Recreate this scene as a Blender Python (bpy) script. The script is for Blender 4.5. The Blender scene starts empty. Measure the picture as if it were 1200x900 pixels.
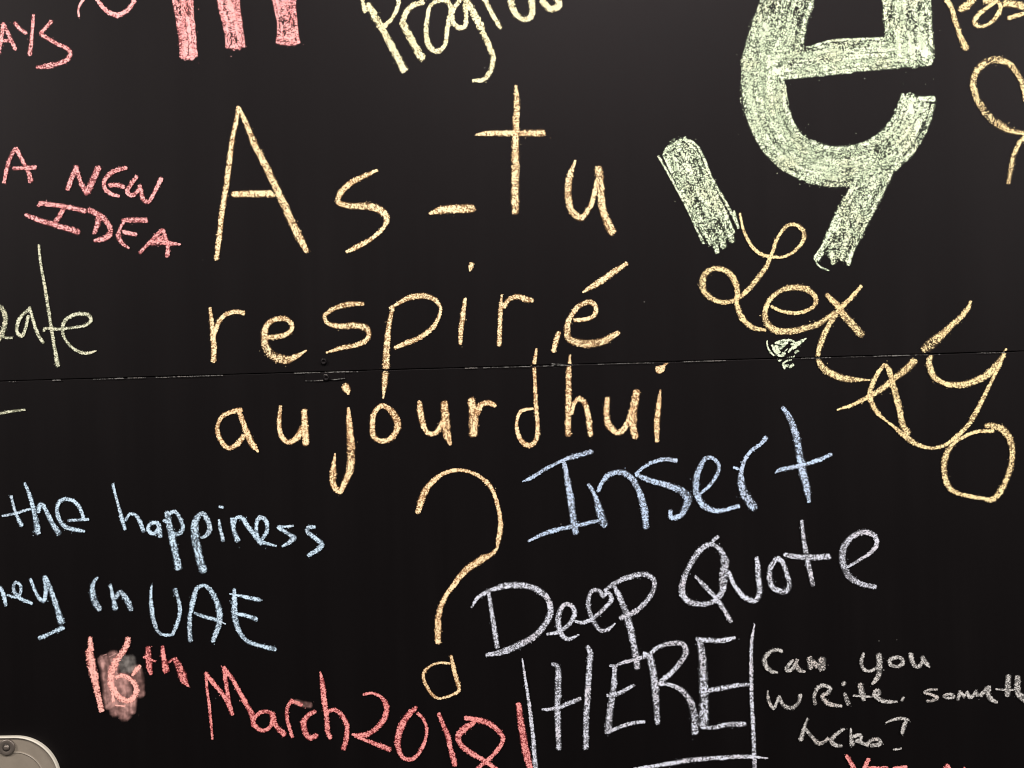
import bpy, math, random
from mathutils import Matrix, Vector, noise as mnoise
random.seed(16)
R = math.radians

# ------------------------------------------------------------------ camera
scene = bpy.context.scene
COL = scene.collection
TH = math.atan(0.0294)                 # the board's seam is level; the phone was held with a slight roll
C_, S_ = math.cos(TH), math.sin(TH)
DIST = 1.2
cam_d = bpy.data.cameras.new('camera')
cam = bpy.data.objects.new('camera', cam_d)
COL.objects.link(cam)
cam_d.sensor_fit = 'HORIZONTAL'; cam_d.sensor_width = 36.0
cam_d.lens = 36.0 * DIST / 1.2
cam_d.clip_start = 0.02; cam_d.clip_end = 100.0
cam.matrix_world = Matrix(((C_, S_, 0, 0), (0, 0, -1, -DIST), (-S_, C_, 0, 0), (0, 0, 0, 1)))
scene.camera = cam

# ------------------------------------------------------------------ light
world = bpy.data.worlds.new('World'); scene.world = world
world.use_nodes = True
bg = world.node_tree.nodes['Background']
bg.inputs['Color'].default_value = (1.0, 0.93, 0.86, 1)
bg.inputs['Strength'].default_value = 0.075

def area(name, loc, target, sx, sy, power, col):
    d = bpy.data.lights.new(name, 'AREA')
    d.shape = 'RECTANGLE'; d.size = sx; d.size_y = sy; d.energy = power; d.color = col
    o = bpy.data.objects.new(name, d); COL.objects.link(o)
    o.location = loc
    o.rotation_euler = (Vector(target) - Vector(loc)).to_track_quat('-Z', 'Y').to_euler()
    return o
area('ceiling_and_fill_lamp', (0.35, -2.3, 2.35), (0.1, 0, 0.0), 1.2, 0.6, 116, (1.0, 0.93, 0.85))  # the ceiling lamp, gives the sheen on the upper board
area('ceiling_and_fill_lamp', (-2.9, -1.9, 1.7), (-0.2, 0, -0.1), 0.8, 0.8, 98, (1.0, 0.93, 0.85))  # added fill lamp far left, unseen, lights the chalk without sheen
area('ceiling_and_fill_lamp', (3.1, -1.9, 1.5), (0.2, 0, -0.2), 0.8, 0.8, 98, (1.0, 0.94, 0.87))  # matching fill added on the right, also unseen

vs = scene.view_settings
scene.display_settings.display_device = 'sRGB'
vs.view_transform = 'Standard'; vs.look = 'None'; vs.exposure = 0; vs.gamma = 1
vs.use_curve_mapping = False
scene.render.engine = 'CYCLES'
scene.cycles.transparent_max_bounces = 48
scene.cycles.max_bounces = 6
scene.cycles.filter_width = 1.1

# ------------------------------------------------------------------ materials
def new_mat(name):
    m = bpy.data.materials.new(name); m.use_nodes = True
    nt = m.node_tree
    b = nt.nodes['Principled BSDF']
    return m, nt, b

class NT:
    def __init__(s, nt): s.nt = nt
    def n(s, typ, **kw):
        x = s.nt.nodes.new(typ)
        for k, v in kw.items(): setattr(x, k, v)
        return x
    def link(s, a, b): s.nt.links.new(a, b)
    def setin(s, sock, v):
        if hasattr(v, 'is_linked') or hasattr(v, 'links'): s.link(v, sock)
        else: sock.default_value = v
    def math(s, op, a, b=None, c=None, clamp=False):
        x = s.n('ShaderNodeMath', operation=op, use_clamp=clamp)
        s.setin(x.inputs[0], a)
        if b is not None: s.setin(x.inputs[1], b)
        if c is not None: s.setin(x.inputs[2], c)
        return x.outputs[0]
    def noise(s, vec, scale, detail=2, rough=0.5, dim='3D'):
        x = s.n('ShaderNodeTexNoise', noise_dimensions=dim)
        s.link(vec, x.inputs['Vector'])
        x.inputs['Scale'].default_value = scale
        x.inputs['Detail'].default_value = detail
        x.inputs['Roughness'].default_value = rough
        return x.outputs['Fac']
    def ramp(s, v, a, b, lo=0.0, hi=1.0, smooth=True):
        x = s.n('ShaderNodeMapRange', interpolation_type='SMOOTHSTEP' if smooth else 'LINEAR')
        x.clamp = True
        s.setin(x.inputs['Value'], v)
        x.inputs['From Min'].default_value = a; x.inputs['From Max'].default_value = b
        x.inputs['To Min'].default_value = lo; x.inputs['To Max'].default_value = hi
        return x.outputs['Result']
    def mix(s, f, a, b):
        x = s.n('ShaderNodeMix', data_type='RGBA')
        s.setin(x.inputs[0], f); s.setin(x.inputs[6], a); s.setin(x.inputs[7], b)
        return x.outputs[2]

def chalk_material(name, core, thin, grain=640, soft=False):
    """Powdered chalk dragged over a matt board: it sticks to the high grains only,
    so the mark is broken by the board's tooth and frays towards its edges."""
    m, nt, b = new_mat(name); k = NT(nt)
    obj = k.n('ShaderNodeTexCoord').outputs['Object']
    sep = k.n('ShaderNodeSeparateXYZ'); k.link(obj, sep.inputs[0])
    cmb = k.n('ShaderNodeCombineXYZ'); k.link(sep.outputs[0], cmb.inputs[0]); k.link(sep.outputs[2], cmb.inputs[1])
    obj = cmb.outputs[0]                       # the tooth belongs to the board's plane
    uv = k.n('ShaderNodeUVMap', uv_map='stroke').outputs['UV']
    edge = k.n('ShaderNodeAttribute', attribute_name='edge').outputs['Fac']
    press = k.n('ShaderNodeAttribute', attribute_name='pressure').outputs['Fac']
    strk = k.n('ShaderNodeAttribute', attribute_name='streak').outputs['Fac']
    n1 = k.noise(obj, grain, 2.5, 0.6, '2D')
    vr = k.n('ShaderNodeTexVoronoi', voronoi_dimensions='2D'); k.link(obj, vr.inputs['Vector'])
    vr.inputs['Scale'].default_value = grain * 1.3
    vc = k.n('ShaderNodeSeparateColor'); k.link(vr.outputs['Color'], vc.inputs[0])
    tooth = vc.outputs[0]                      # one height per grain of the board's tooth
    n2 = k.noise(obj, 150, 1.0, 0.5, '2D')
    n4 = k.noise(obj, 24, 2.0, 0.55, '2D')
    mp = k.n('ShaderNodeMapping'); k.link(uv, mp.inputs['Vector'])
    mp.inputs['Scale'].default_value = (16, 170, 1)
    n3 = k.noise(mp.outputs['Vector'], 1.0, 2.0, 0.6, '2D')
    if soft:
        a = k.math('MULTIPLY', k.ramp(edge, 0.3, 1.0, 1.0, 0.0), press)
        a = k.math('MULTIPLY', a, k.ramp(n2, 0.25, 0.75, 0.55, 1.2))
        a = k.math('MULTIPLY', a, k.ramp(n3, 0.3, 0.7, 0.6, 1.15), clamp=True)
        dens = a
    else:
        t = k.math('MULTIPLY_ADD', k.math('SUBTRACT', tooth, 0.5), 1.05, k.math('SUBTRACT', press, 0.13))
        t = k.math('MULTIPLY_ADD', k.math('SUBTRACT', n1, 0.5), 1.6, t)
        t = k.math('MULTIPLY_ADD', k.math('SUBTRACT', n2, 0.5), 0.9, t)
        t = k.math('ADD', t, k.math('MULTIPLY', k.math('SUBTRACT', n3, 0.5), k.math('MULTIPLY', strk, 2.0)))
        t = k.math('SUBTRACT', t, k.ramp(edge, 0.42, 1.04, 0.0, 0.85))
        dens = k.ramp(t, 0.18, 0.72, 0.0, 1.0, smooth=False)
        a = k.math('MULTIPLY', k.ramp(t, 0.10, 0.42, 0.0, 1.0), 0.98)
        film = k.math('MULTIPLY', k.ramp(edge, 0.45, 0.95, 0.42, 0.0), k.ramp(press, 0.25, 0.6))
        film = k.math('MULTIPLY', film, k.ramp(strk, 0.42, 0.8, 1.0, 0.25))
        a = k.math('MAXIMUM', a, film)
        a = k.math('MULTIPLY', a, k.ramp(edge, 0.96, 1.0, 1.0, 0.0))
    tone = k.mix(dens, thin + (1,), core + (1,))
    warm = tuple(core[i] * (1.0, 0.90, 0.86)[i] for i in range(3))
    k.link(k.mix(k.math('MULTIPLY', k.ramp(n4, 0.48, 0.68), 0.75), tone, k.mix(dens, thin + (1,), warm + (1,))), b.inputs['Base Color'])
    k.link(a, b.inputs['Alpha'])
    b.inputs['Roughness'].default_value = 0.95
    b.inputs['Specular IOR Level'].default_value = 0.1
    bp = k.n('ShaderNodeBump'); bp.inputs['Strength'].default_value = 0.05
    bp.inputs['Distance'].default_value = 0.0006
    k.link(n1, bp.inputs['Height']); k.link(bp.outputs['Normal'], b.inputs['Normal'])
    return m

CH = {
 'yellow': chalk_material('yellow_chalk', (0.93, 0.83, 0.54), (0.72, 0.42, 0.2)),
 'amber':  chalk_material('amber_chalk', (0.93, 0.79, 0.50), (0.76, 0.42, 0.2)),
 'gold':   chalk_material('gold_chalk', (0.9, 0.77, 0.43), (0.6, 0.42, 0.22)),
 'lemon':  chalk_material('lemon_chalk', (0.88, 0.85, 0.58), (0.62, 0.54, 0.3)),
 'green':  chalk_material('pale_green_chalk', (0.8, 0.9, 0.69), (0.32, 0.4, 0.28)),
 'pale':   chalk_material('greenish_white_chalk', (0.72, 0.74, 0.58), (0.45, 0.47, 0.33)),
 'pink':   chalk_material('pink_chalk', (0.88, 0.48, 0.49), (0.6, 0.18, 0.19)),
 'red':    chalk_material('red_chalk', (0.88, 0.37, 0.36), (0.62, 0.12, 0.13)),
 'salmon': chalk_material('salmon_chalk', (0.94, 0.52, 0.47), (0.66, 0.2, 0.18)),
 'sky':    chalk_material('light_blue_chalk', (0.62, 0.81, 1.0), (0.34, 0.45, 0.58)),
 'blue':   chalk_material('blue_chalk', (0.54, 0.71, 1.0), (0.36, 0.42, 0.54)),
 'white':  chalk_material('white_chalk', (0.70, 0.74, 0.89), (0.36, 0.37, 0.43)),
 'grey':   chalk_material('grey_white_chalk', (0.63, 0.62, 0.62), (0.33, 0.32, 0.32)),
 'dust':   chalk_material('chalk_dust', (0.17, 0.165, 0.165), (0.06, 0.06, 0.06)),
 'smear_red': chalk_material('smeared_red_chalk', (0.86, 0.50, 0.47), (0.6, 0.32, 0.30), soft=True),
 'smear_grey': chalk_material('smeared_grey_chalk', (0.5, 0.46, 0.45), (0.4, 0.36, 0.35), soft=True),
}

def board_material():
    m, nt, b = new_mat('black_board_paint'); k = NT(nt)
    obj = k.n('ShaderNodeTexCoord').outputs['Object']
    big = k.noise(obj, 5.0, 3, 0.55)
    mp = k.n('ShaderNodeMapping'); k.link(obj, mp.inputs['Vector'])
    mp.inputs['Scale'].default_value = (26, 1, 1.2)
    wipe = k.noise(mp.outputs['Vector'], 1.0, 3, 0.6)
    fine = k.noise(obj, 700, 2, 0.6)
    film = k.math('MULTIPLY', k.ramp(big, 0.35, 0.75), k.ramp(wipe, 0.3, 0.75))
    col = k.mix(film, (0.0016, 0.0012, 0.0013, 1), (0.0027, 0.0021, 0.0022, 1))
    vor = k.n('ShaderNodeTexVoronoi'); k.link(obj, vor.inputs['Vector']); vor.inputs['Scale'].default_value = 95
    rnd = k.n('ShaderNodeSeparateColor'); k.link(vor.outputs['Color'], rnd.inputs[0])
    pick = k.math('GREATER_THAN', rnd.outputs[0], 0.985)
    spot = k.math('MULTIPLY', k.ramp(vor.outputs['Distance'], 0.05, 0.11, 1.0, 0.0), pick)
    spot = k.math('MULTIPLY', spot, k.math('MULTIPLY', rnd.outputs[1], 0.22))
    col = k.mix(spot, col, (0.30, 0.29, 0.28, 1))
    k.link(col, b.inputs['Base Color'])
    k.link(k.ramp(wipe, 0.25, 0.75, 0.485, 0.515), b.inputs['Roughness'])
    b.inputs['Specular IOR Level'].default_value = 0.155
    b.inputs['Specular Tint'].default_value = (1.0, 0.91, 1.0, 1)
    bp = k.n('ShaderNodeBump'); bp.inputs['Strength'].default_value = 0.10
    bp.inputs['Distance'].default_value = 0.0004
    k.link(fine, bp.inputs['Height']); k.link(bp.outputs['Normal'], b.inputs['Normal'])
    return m
M_BOARD = board_material()

def metal_material(name, col, rough, spec=0.5, metallic=0.0):
    m, nt, b = new_mat(name); k = NT(nt)
    obj = k.n('ShaderNodeTexCoord').outputs['Object']
    n = k.noise(obj, 60, 4, 0.6); f = k.noise(obj, 900, 2, 0.6)
    d = tuple(c * 0.88 for c in col)
    k.link(k.mix(k.ramp(n, 0.3, 0.7), d + (1,), col + (1,)), b.inputs['Base Color'])
    k.link(k.ramp(f, 0.3, 0.7, rough - 0.06, rough + 0.06), b.inputs['Roughness'])
    b.inputs['Metallic'].default_value = metallic
    b.inputs['Specular IOR Level'].default_value = spec
    bp = k.n('ShaderNodeBump'); bp.inputs['Strength'].default_value = 0.06
    bp.inputs['Distance'].default_value = 0.0003
    k.link(f, bp.inputs['Height']); k.link(bp.outputs['Normal'], b.inputs['Normal'])
    return m
M_TAUPE = metal_material('taupe_painted_metal', (0.25, 0.215, 0.18), 0.42)
M_RIM = metal_material('pale_metal_rim', (0.66, 0.62, 0.55), 0.32)  # rim metal, paler than the taupe plate
M_SCREW = metal_material('dull_screw_steel', (0.16, 0.135, 0.12), 0.36, metallic=0.4)
M_SOCKET = metal_material('dark_screw_socket', (0.03, 0.025, 0.022), 0.5)

# ------------------------------------------------------------------ object helpers
def link_mesh(name, verts, faces, mat, parent=None, smooth=False):
    me = bpy.data.meshes.new(name)
    me.from_pydata(verts, [], faces); me.update()
    me.materials.append(mat)
    if smooth:
        for p in me.polygons: p.use_smooth = True
    o = bpy.data.objects.new(name, me); COL.objects.link(o)
    if parent is not None: o.parent = parent
    return o
def thing(name, label, cat, loc=(0, 0, 0)):
    o = bpy.data.objects.new(name, None); COL.objects.link(o)
    o.location = loc; o['label'] = label; o['category'] = cat
    o.empty_display_size = 0.05
    return o
MM = 0.001                                       # one photo pixel on the board is one millimetre
def board_xz(px, py):
    dx, dy = (px - 600) * MM, (py - 450) * MM
    return dx * C_ - dy * S_, -(dx * S_ + dy * C_)

# ------------------------------------------------------------------ the board: two panels with a level seam
BOARD_BASE = -1.35
board = thing('chalkboard', 'large matt black chalkboard wall covered in coloured chalk handwriting', 'chalkboard', (0, 0, BOARD_BASE))
SEAM = board_xz(600, 446.8 - 0.0294 * 600)[1]
X0, X1, ZT, ZB = -1.5, 1.5, 1.15, BOARD_BASE
XS = [X0 + (X1 - X0) * i / 1500 for i in range(1501)]
def wob(x, seed): return mnoise.noise(Vector((x * 22, seed, 0))) * 0.0004 + mnoise.noise(Vector((x * 130, seed + 5, 0))) * 0.00025
CHIP_X = board_xz(652, 430)[0]
def panel(upper):
    v, f = [], []
    for x in XS:
        e = wob(x, 1.0 if upper else 9.0)
        s = 1 if upper else -1
        g = 0.00022
        bite = 0.0
        if not upper:
            t = abs(x - CHIP_X - 0.002) / 0.011
            if t < 1: bite = 0.0026 * (1 - t * t) * (0.8 + 0.6 * mnoise.noise(Vector((x * 300, 3, 0))))
        z0 = SEAM + s * (g + bite) + e
        zf = ZT if upper else ZB
        rows = [(0.0, zf), (0.0, z0 + s * 0.0008), (0.0003, z0 + s * 0.0003), (0.0012, z0), (0.012, z0)]
        for y, z in rows: v.append((x, y, z - BOARD_BASE))
    n = 5
    for i in range(len(XS) - 1):
        for j in range(n - 1):
            a, b_ = i * n + j, i * n + j + 1
            c, d = (i + 1) * n + j + 1, (i + 1) * n + j
            f.append((a, d, c, b_) if not upper else (a, b_, c, d))
    return link_mesh('panel', v, f, M_BOARD, board)
panel(True); panel(False)
def box(name, x0, x1, y0, y1, z0, z1, mat, parent, off=(0, 0, 0)):
    ox, oy, oz = off
    v = [(x - ox, y - oy, z - oz) for x in (x0, x1) for y in (y0, y1) for z in (z0, z1)]
    f = [(0, 1, 3, 2), (4, 6, 7, 5), (0, 4, 5, 1), (2, 3, 7, 6), (0, 2, 6, 4), (1, 5, 7, 3)]
    return link_mesh(name, v, f, mat, parent)
box('backing_board', X0, X1, 0.0125, 0.03, ZB, ZT, M_BOARD, board, (0, 0, BOARD_BASE))

# ------------------------------------------------------------------ chalk strokes
ZC = [0]
def catmull(P, step):
    """P: list of (x, y, w) -> dense list, centripetal-ish Catmull-Rom"""
    if len(P) == 2:
        pts = []
        L = math.dist(P[0][:2], P[1][:2]); n = max(2, int(L / step))
        return [tuple(P[0][k] + (P[1][k] - P[0][k]) * i / n for k in range(3)) for i in range(n + 1)]
    out = []
    Q = [tuple(2 * P[0][k] - P[1][k] for k in range(3))] + P + [tuple(2 * P[-1][k] - P[-2][k] for k in range(3))]
    for i in range(1, len(Q) - 2):
        p0, p1, p2, p3 = Q[i - 1], Q[i], Q[i + 1], Q[i + 2]
        d1 = max(math.dist(p0[:2], p1[:2]), 1e-3) ** .5
        d2 = max(math.dist(p1[:2], p2[:2]), 1e-3) ** .5
        d3 = max(math.dist(p2[:2], p3[:2]), 1e-3) ** .5
        n = max(2, int(d2 * d2 / step))
        for j in range(n):
            t = j / n
            r = []
            for k in range(2):
                m1 = (p2[k] - p1[k]) + d2 * ((p1[k] - p0[k]) / d1 - (p2[k] - p0[k]) / (d1 + d2))
                m2 = (p2[k] - p1[k]) + d2 * ((p3[k] - p2[k]) / d3 - (p3[k] - p1[k]) / (d2 + d3))
                t2, t3 = t * t, t * t * t
                r.append((2*t3 - 3*t2 + 1) * p1[k] + (t3 - 2*t2 + t) * m1 + (-2*t3 + 3*t2) * p2[k] + (t3 - t2) * m2)
            ts = t * t * (3 - 2 * t)
            out.append((r[0], r[1], p1[2] + (p2[2] - p1[2]) * ts))
    out.append(tuple(P[-1]))
    return out

class Chalk:
    def __init__(s): s.v = []; s.f = []; s.edge = []; s.pr = []; s.st = []; s.uv = []
    def stroke(s, P, pressure=0.6, streak=0.35, widen=1.14, vary=0.10, across=4, fray=1.0, spread=0.28, dust=False):
        """P in photo pixels: (x, y, width)"""
        D = catmull(P, 1.0)
        E = [D[0]]
        for p in D[1:]:
            if math.dist(p[:2], E[-1][:2]) > 0.55: E.append(p)
        if len(E) < 3:
            a, b = D[0], D[-1]
            if math.dist(a[:2], b[:2]) < 0.5: b = (a[0] + 1.2, a[1] + .3, a[2])
            E = [tuple(a[k] + (b[k] - a[k]) * i / 3 for k in range(3)) for i in range(4)]
        # extend both ends by a bit so frayed ends keep the length
        def ext(a, b, w):
            L = max(math.dist(a[:2], b[:2]), 1e-6); e = min(w * 0.30, 5)
            return (a[0] + (a[0] - b[0]) / L * e, a[1] + (a[1] - b[1]) / L * e, a[2])
        E = [ext(E[0], E[min(2, len(E)-1)], E[0][2])] + E + [ext(E[-1], E[max(-3, -len(E))], E[-1][2])]
        wref = sum(p[2] for p in E) / len(E) * 0.5 + 3.2
        crumbs = []
        n = len(E); seed = random.random() * 100
        base = len(s.v); L = [0.0]
        for i in range(1, n): L.append(L[-1] + math.dist(E[i][:2], E[i-1][:2]))
        tot = L[-1]; uo = random.random() * 3; vo = random.random() * 3
        ZC[0] += 1
        for i, (x, y, w) in enumerate(E):
            a, b = E[max(0, i - 2)], E[min(n - 1, i + 2)]
            tx, ty = b[0] - a[0], b[1] - a[1]
            l = math.hypot(tx, ty) or 1; nx, ny = -ty / l, tx / l
            j = 1 + 0.10 * mnoise.noise(Vector((L[i] * 0.10, seed, 0))) + 0.08 * mnoise.noise(Vector((L[i] * 0.4, seed, 7)))
            hw = max(w, 1.3) * 0.5 * widen * j
            off = mnoise.noise(Vector((L[i] * 0.08, seed, 3))) * min(0.6, w * 0.06)
            # a broad stroke spreads the same push over more board and comes out thinner
            pr = pressure + spread * max(-1, min(1, 1 - w / wref)) + vary * 1.6 * mnoise.noise(Vector((L[i] * 0.045, seed, 11)))
            dend = min(L[i], tot - L[i])
            cl = max(hw * 0.9, 1.5); cap = max(0.0, 1 - dend / cl)
            hw *= 0.5 + 0.5 * math.sqrt(max(0.0, 1 - cap * cap))
            y_off = -(0.00012 + ZC[0] * 0.0000035 + 0.0000030 * i / n)
            for q in range(across + 1):
                v_ = -1 + 2 * q / across
                X, Z = board_xz(x + nx * (v_ * hw + off), y + ny * (v_ * hw + off))
                s.v.append((X, y_off, Z - BOARD_BASE))
                s.edge.append(fray * min(1.0, max(abs(v_), math.sqrt(cap ** 2 * 0.9 + v_ * v_ * 0.6) if cap > 0 else 0, cap)))
                gapd = (Z - SEAM) * 1000
                s.pr.append(pr if dust else pr - 1.2 * max(0, 1 - (abs(gapd + 0.1) / 1.5) ** 2) - (0.25 if -4 < gapd < 0 else 0)); s.st.append(streak)
                s.uv.append((L[i] * MM + uo, v_ * hw * MM + vo))
        m = across + 1
        if not dust:
            for _ in range(int(tot / 9)):
                i = random.randrange(n); x, y, w = E[i]
                a = random.random() * 6.283; r = w * random.uniform(0.5, 0.85)
                X, Z = board_xz(x + r * math.cos(a), y + r * math.sin(a)); h = random.uniform(.25, .6) * MM
                k0 = len(s.v)
                for qx, qz in ((-1, -.6), (.7, -1), (1, .5), (-.5, 1)):
                    s.v.append((X + qx * h, -0.00012 - ZC[0] * 0.0000035, Z + qz * h - BOARD_BASE))
                    s.edge.append(0.2); s.pr.append(0.3); s.st.append(0); s.uv.append((X, Z))
                crumbs.append((k0, k0 + 1, k0 + 2, k0 + 3))
            s.f += crumbs
        for i in range(n - 1):
            for q in range(across):
                a = base + i * m + q
                s.f.append((a, a + 1, a + m + 1, a + m))
    def build(s, name, mat, label=None, parent=board, group=None):
        o = link_mesh(name, s.v, s.f, mat, parent)
        me = o.data
        for nm, arr in (('edge', s.edge), ('pressure', s.pr), ('streak', s.st)):
            at = me.attributes.new(nm, 'FLOAT', 'POINT'); at.data.foreach_set('value', arr)
        uvl = me.uv_layers.new(name='stroke')
        flat = []
        for lp in me.loops: flat += s.uv[lp.vertex_index]
        uvl.data.foreach_set('uv', flat)
        if label: o['label'] = label
        if group: o['group'] = group
        return o

def parse(txt, fr):
    ox, oy, sc = fr
    for st in txt.split(';'):
        P, w = [], 26
        for tok in st.split():
            if tok[0] == '@': w = float(tok[1:])
            else:
                a, b = tok.split(','); P.append((ox + float(a) / sc, oy + float(b) / sc, w / sc))
        if len(P) == 1: P.append((P[0][0] + 1, P[0][1], P[0][2]))
        if P: yield P

def write(c, fr, txt, pressure=0.6, **kw):
    for P in parse(txt, fr): c.stroke(P, pressure, **kw)
def word(name, label, mat, frames, pressure=0.6, parent=board, **kw):
    c = Chalk()
    for fr, txt in frames: write(c, fr, txt, pressure, **kw)
    return c.build(name, CH[mat], label, parent)
def hatch(c, P, n, pressure, wpx=7, outline=None, gap=0.9):
    """fill a broad band the way it was done by hand: the side of the chalk first, then rubbed strokes along it"""
    c.stroke([p for p in P], pressure + 0.02, streak=0.85, widen=1.04, vary=0.24, across=12, fray=0.8, spread=0)
    D = catmull(P, 1.0); N = len(D)
    def off(i, o):
        a, b = D[max(0, i - 3)], D[min(N - 1, i + 3)]
        tx, ty = b[0] - a[0], b[1] - a[1]; l = math.hypot(tx, ty) or 1
        return (D[i][0] - ty / l * o * D[i][2] / 2, D[i][1] + tx / l * o * D[i][2] / 2)
    for k in range(n):
        o = random.uniform(-gap, gap)
        a = random.randint(0, int(N * 0.55)); b = min(N - 1, a + random.randint(int(N * 0.25), int(N * 0.6)))
        ii = list(range(a, b, max(3, (b - a) // 8)))
        if len(ii) < 2: continue
        dr = random.uniform(-0.12, 0.12)
        Q = [off(i, max(-.95, min(.95, o + dr * t / len(ii)))) + (wpx * random.uniform(0.5, 1.2),) for t, i in enumerate(ii)]
        c.stroke(Q, pressure * random.uniform(0.3, 1.25), streak=0.6, spread=0)
    for o, p in (outline or []):
        ii = list(range(0, N, max(4, N // 24)))
        if ii[-1] != N - 1: ii.append(N - 1)
        c.stroke([off(i, o) + (wpx * 0.7,) for i in ii], p, streak=0.3)
def band(txt, fr): return list(parse(txt, fr))[0]

# reading frames: (photo x, photo y, magnification) of the study crop each stroke was read from
A_ = (0, 0, 5); B_ = (200, 0, 5); C4 = (400, 0, 4); D_ = (840, 0, 10/3); E4 = (740, 130, 4)
P10 = (1080, 0, 10); F_ = (1080, 0, 3.75); G_ = (0, 140, 5); H_ = (0, 270, 5); J_ = (0, 420, 1200/220)
K_ = (220, 100, 5); L4 = (440, 90, 4); M_ = (220, 280, 30/7); N_ = (480, 280, 30/7); O_ = (230, 430, 30/7)
P4 = (500, 400, 4); Q_ = (480, 540, 7.5); S5 = (420, 740, 5); T_ = (800, 240, 5); U_ = (920, 320, 30/7)
V_ = (960, 420, 5); W_ = (880, 380, 15); X_ = (0, 540, 5); Y_ = (160, 560, 5); Z_ = (0, 650, 5)
AA = (160, 660, 5); BB = (90, 730, 7.5); CC = (220, 740, 5); DD = (600, 480, 5); EE = (800, 460, 5)
FF = (540, 640, 1200/260); GG = (780, 600, 1200/260); HH = (600, 720, 5); II = (780, 720, 5); JJ = (960, 735, 5)

# ---- top edge
word('chalk_word', 'pink capital letters AYS ending a word cut off at the left', 'pink', [(A_,
 "@26 20,135 8,220 -10,320 ; @26 20,140 55,210 90,290 ; @22 0,238 65,238 ; @26 85,132 120,170 155,195 ; @20 197,85 190,170 @28 182,250 175,322 ;"
 "@24 303,122 270,160 236,195 ; @26 236,197 290,232 340,260 390,282 @30 413,310 395,348 350,370 @36 290,385 @24 215,395")], 0.52)
word('chalk_flourish', 'pink wavy chalk flourish at the top edge', 'pink', [(A_,
 "@12 463,97 460,55 @18 475,15 500,-12 530,-22 @22 565,-5 @28 600,40 640,75 @34 690,88 @28 740,65 775,25 795,-20")], 0.8)
c = Chalk()
for tx, pr in (("@120 70,-120 @118 72,0 @100 85,120 @95 98,220 @98 106,330", 0.62), ("@130 330,-120 @128 338,0 @112 360,130 @104 372,200 @108 382,272", 0.60), ("@135 650,-120 @132 664,0 @114 680,110 @118 686,190 @138 688,252", 0.38)):
    hatch(c, band(tx, B_), 9, pr, 6, [(-.9, .5), (.9, .4)])
write(c, B_, "@22 60,335 110,332 155,322 ; @22 325,275 380,275 435,268 ; @26 620,245 690,258 755,245 ; @22 625,225 690,222 750,222", 0.62)
c.build('chalk_letter', CH['pink'], 'three broad pink filled-in legs of a big letter m')
word('chalk_word', 'lemon yellow slanting handwritten word Program cut off by the top edge', 'lemon', [(C4,
 "@20 92,-25 103,20 @24 114,55 ; @34 125,20 170,98 210,168 250,245 @40 297,332 ; @20 264,-25 268,20 245,75 205,122 @16 180,140 ;"
 "@26 385,10 330,28 @28 300,65 287,105 ; @34 285,105 320,170 350,225 @38 382,278 ; @20 508,12 460,3 418,28 402,90 @24 398,160 @28 415,220 450,240 @22 485,215 495,150 505,90 515,40 500,6 ;"
 "@22 572,-15 540,20 520,60 @26 524,105 @24 552,130 578,124 585,85 580,20 ; @34 585,0 620,60 @38 660,135 ; @28 660,150 690,210 @26 712,270 @24 700,330 670,370 @14 615,380 ;"
 "@24 668,-8 705,60 @20 747,133 ; @32 790,-20 808,50 @26 845,87 882,85 @30 896,50 888,-15 ; @32 935,-15 958,25 @30 990,42 @34 1020,22 1008,-20")], 0.82)
# ---- the big e and its legs
c = Chalk()
hatch(c, band("@190 330,-110 @200 300,-60 @205 262,40 @215 235,130 @190 195,220 @168 180,300 @165 187,400 @165 225,510 @155 300,600 @156 440,650 @155 550,642 @155 640,610 @150 710,550 @140 760,470 @138 787,388", D_), 40, 0.47, 9, [(-.90, .5), (.90, .42)], 0.86)
hatch(c, band("@110 200,258 @118 400,238 @122 600,213 @112 835,198", D_), 16, 0.50, 9, [(-.88, .35), (.88, .5)])
hatch(c, band("@190 720,-110 @190 735,-60 @190 744,50 @182 752,150 @165 762,252", D_), 16, 0.50, 9, [(-.9, .55), (.9, .5)])
write(c, D_, "@12 372,182 450,160 560,154 655,152 ; @22 330,170 @18 340,100 370,10 ; @30 200,220 210,420 ; @26 720,395 790,388 850,388 ; @40 205,470 260,560 ; @36 160,330 170,430", 0.62)
c.build('chalk_letter', CH['green'], 'huge pale green filled-in letter e with a crossbar')
c = Chalk()
hatch(c, band("@140 1185,215 @155 1105,370 @160 1015,540 @152 950,680", E4), 12, 0.34, 9, [(-.85, .5), (-.3, .45), (.35, .4), (.85, .6)])
write(c, E4, "@12 1060,358 970,512 857,690 ; @26 895,660 870,700 ; @26 940,660 945,715 ; @24 1000,640 985,700 ; @20 1040,640 1015,722 ; @22 1180,250 1120,330", 0.55)
write(c, E4, "@9 855,690 880,728 925,748", 0.42)
c.build('chalk_stroke', CH['green'], 'pale green broad leg slanting down from the big e')
c = Chalk()
hatch(c, band("@110 205,150 @150 235,205 @160 275,300 @158 350,450 @142 425,600", E4), 9, 0.40, 8, [(-.85, .5), (.85, .45)])
write(c, E4, "@15 148,212 170,172 240,137 290,150 330,205 372,310 430,410 495,530 ; @13 126,212 190,325 260,455 @15 338,622 ; @16 155,215 190,290 ; @30 385,600 402,662 ; @34 420,580 432,640 ; @30 460,565 472,615 ; @16 160,190 230,155 ; @14 480,470 500,550", 0.52)
c.build('chalk_stroke', CH['green'], 'pale green broad slanting bar with rounded top left of the big e')
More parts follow.
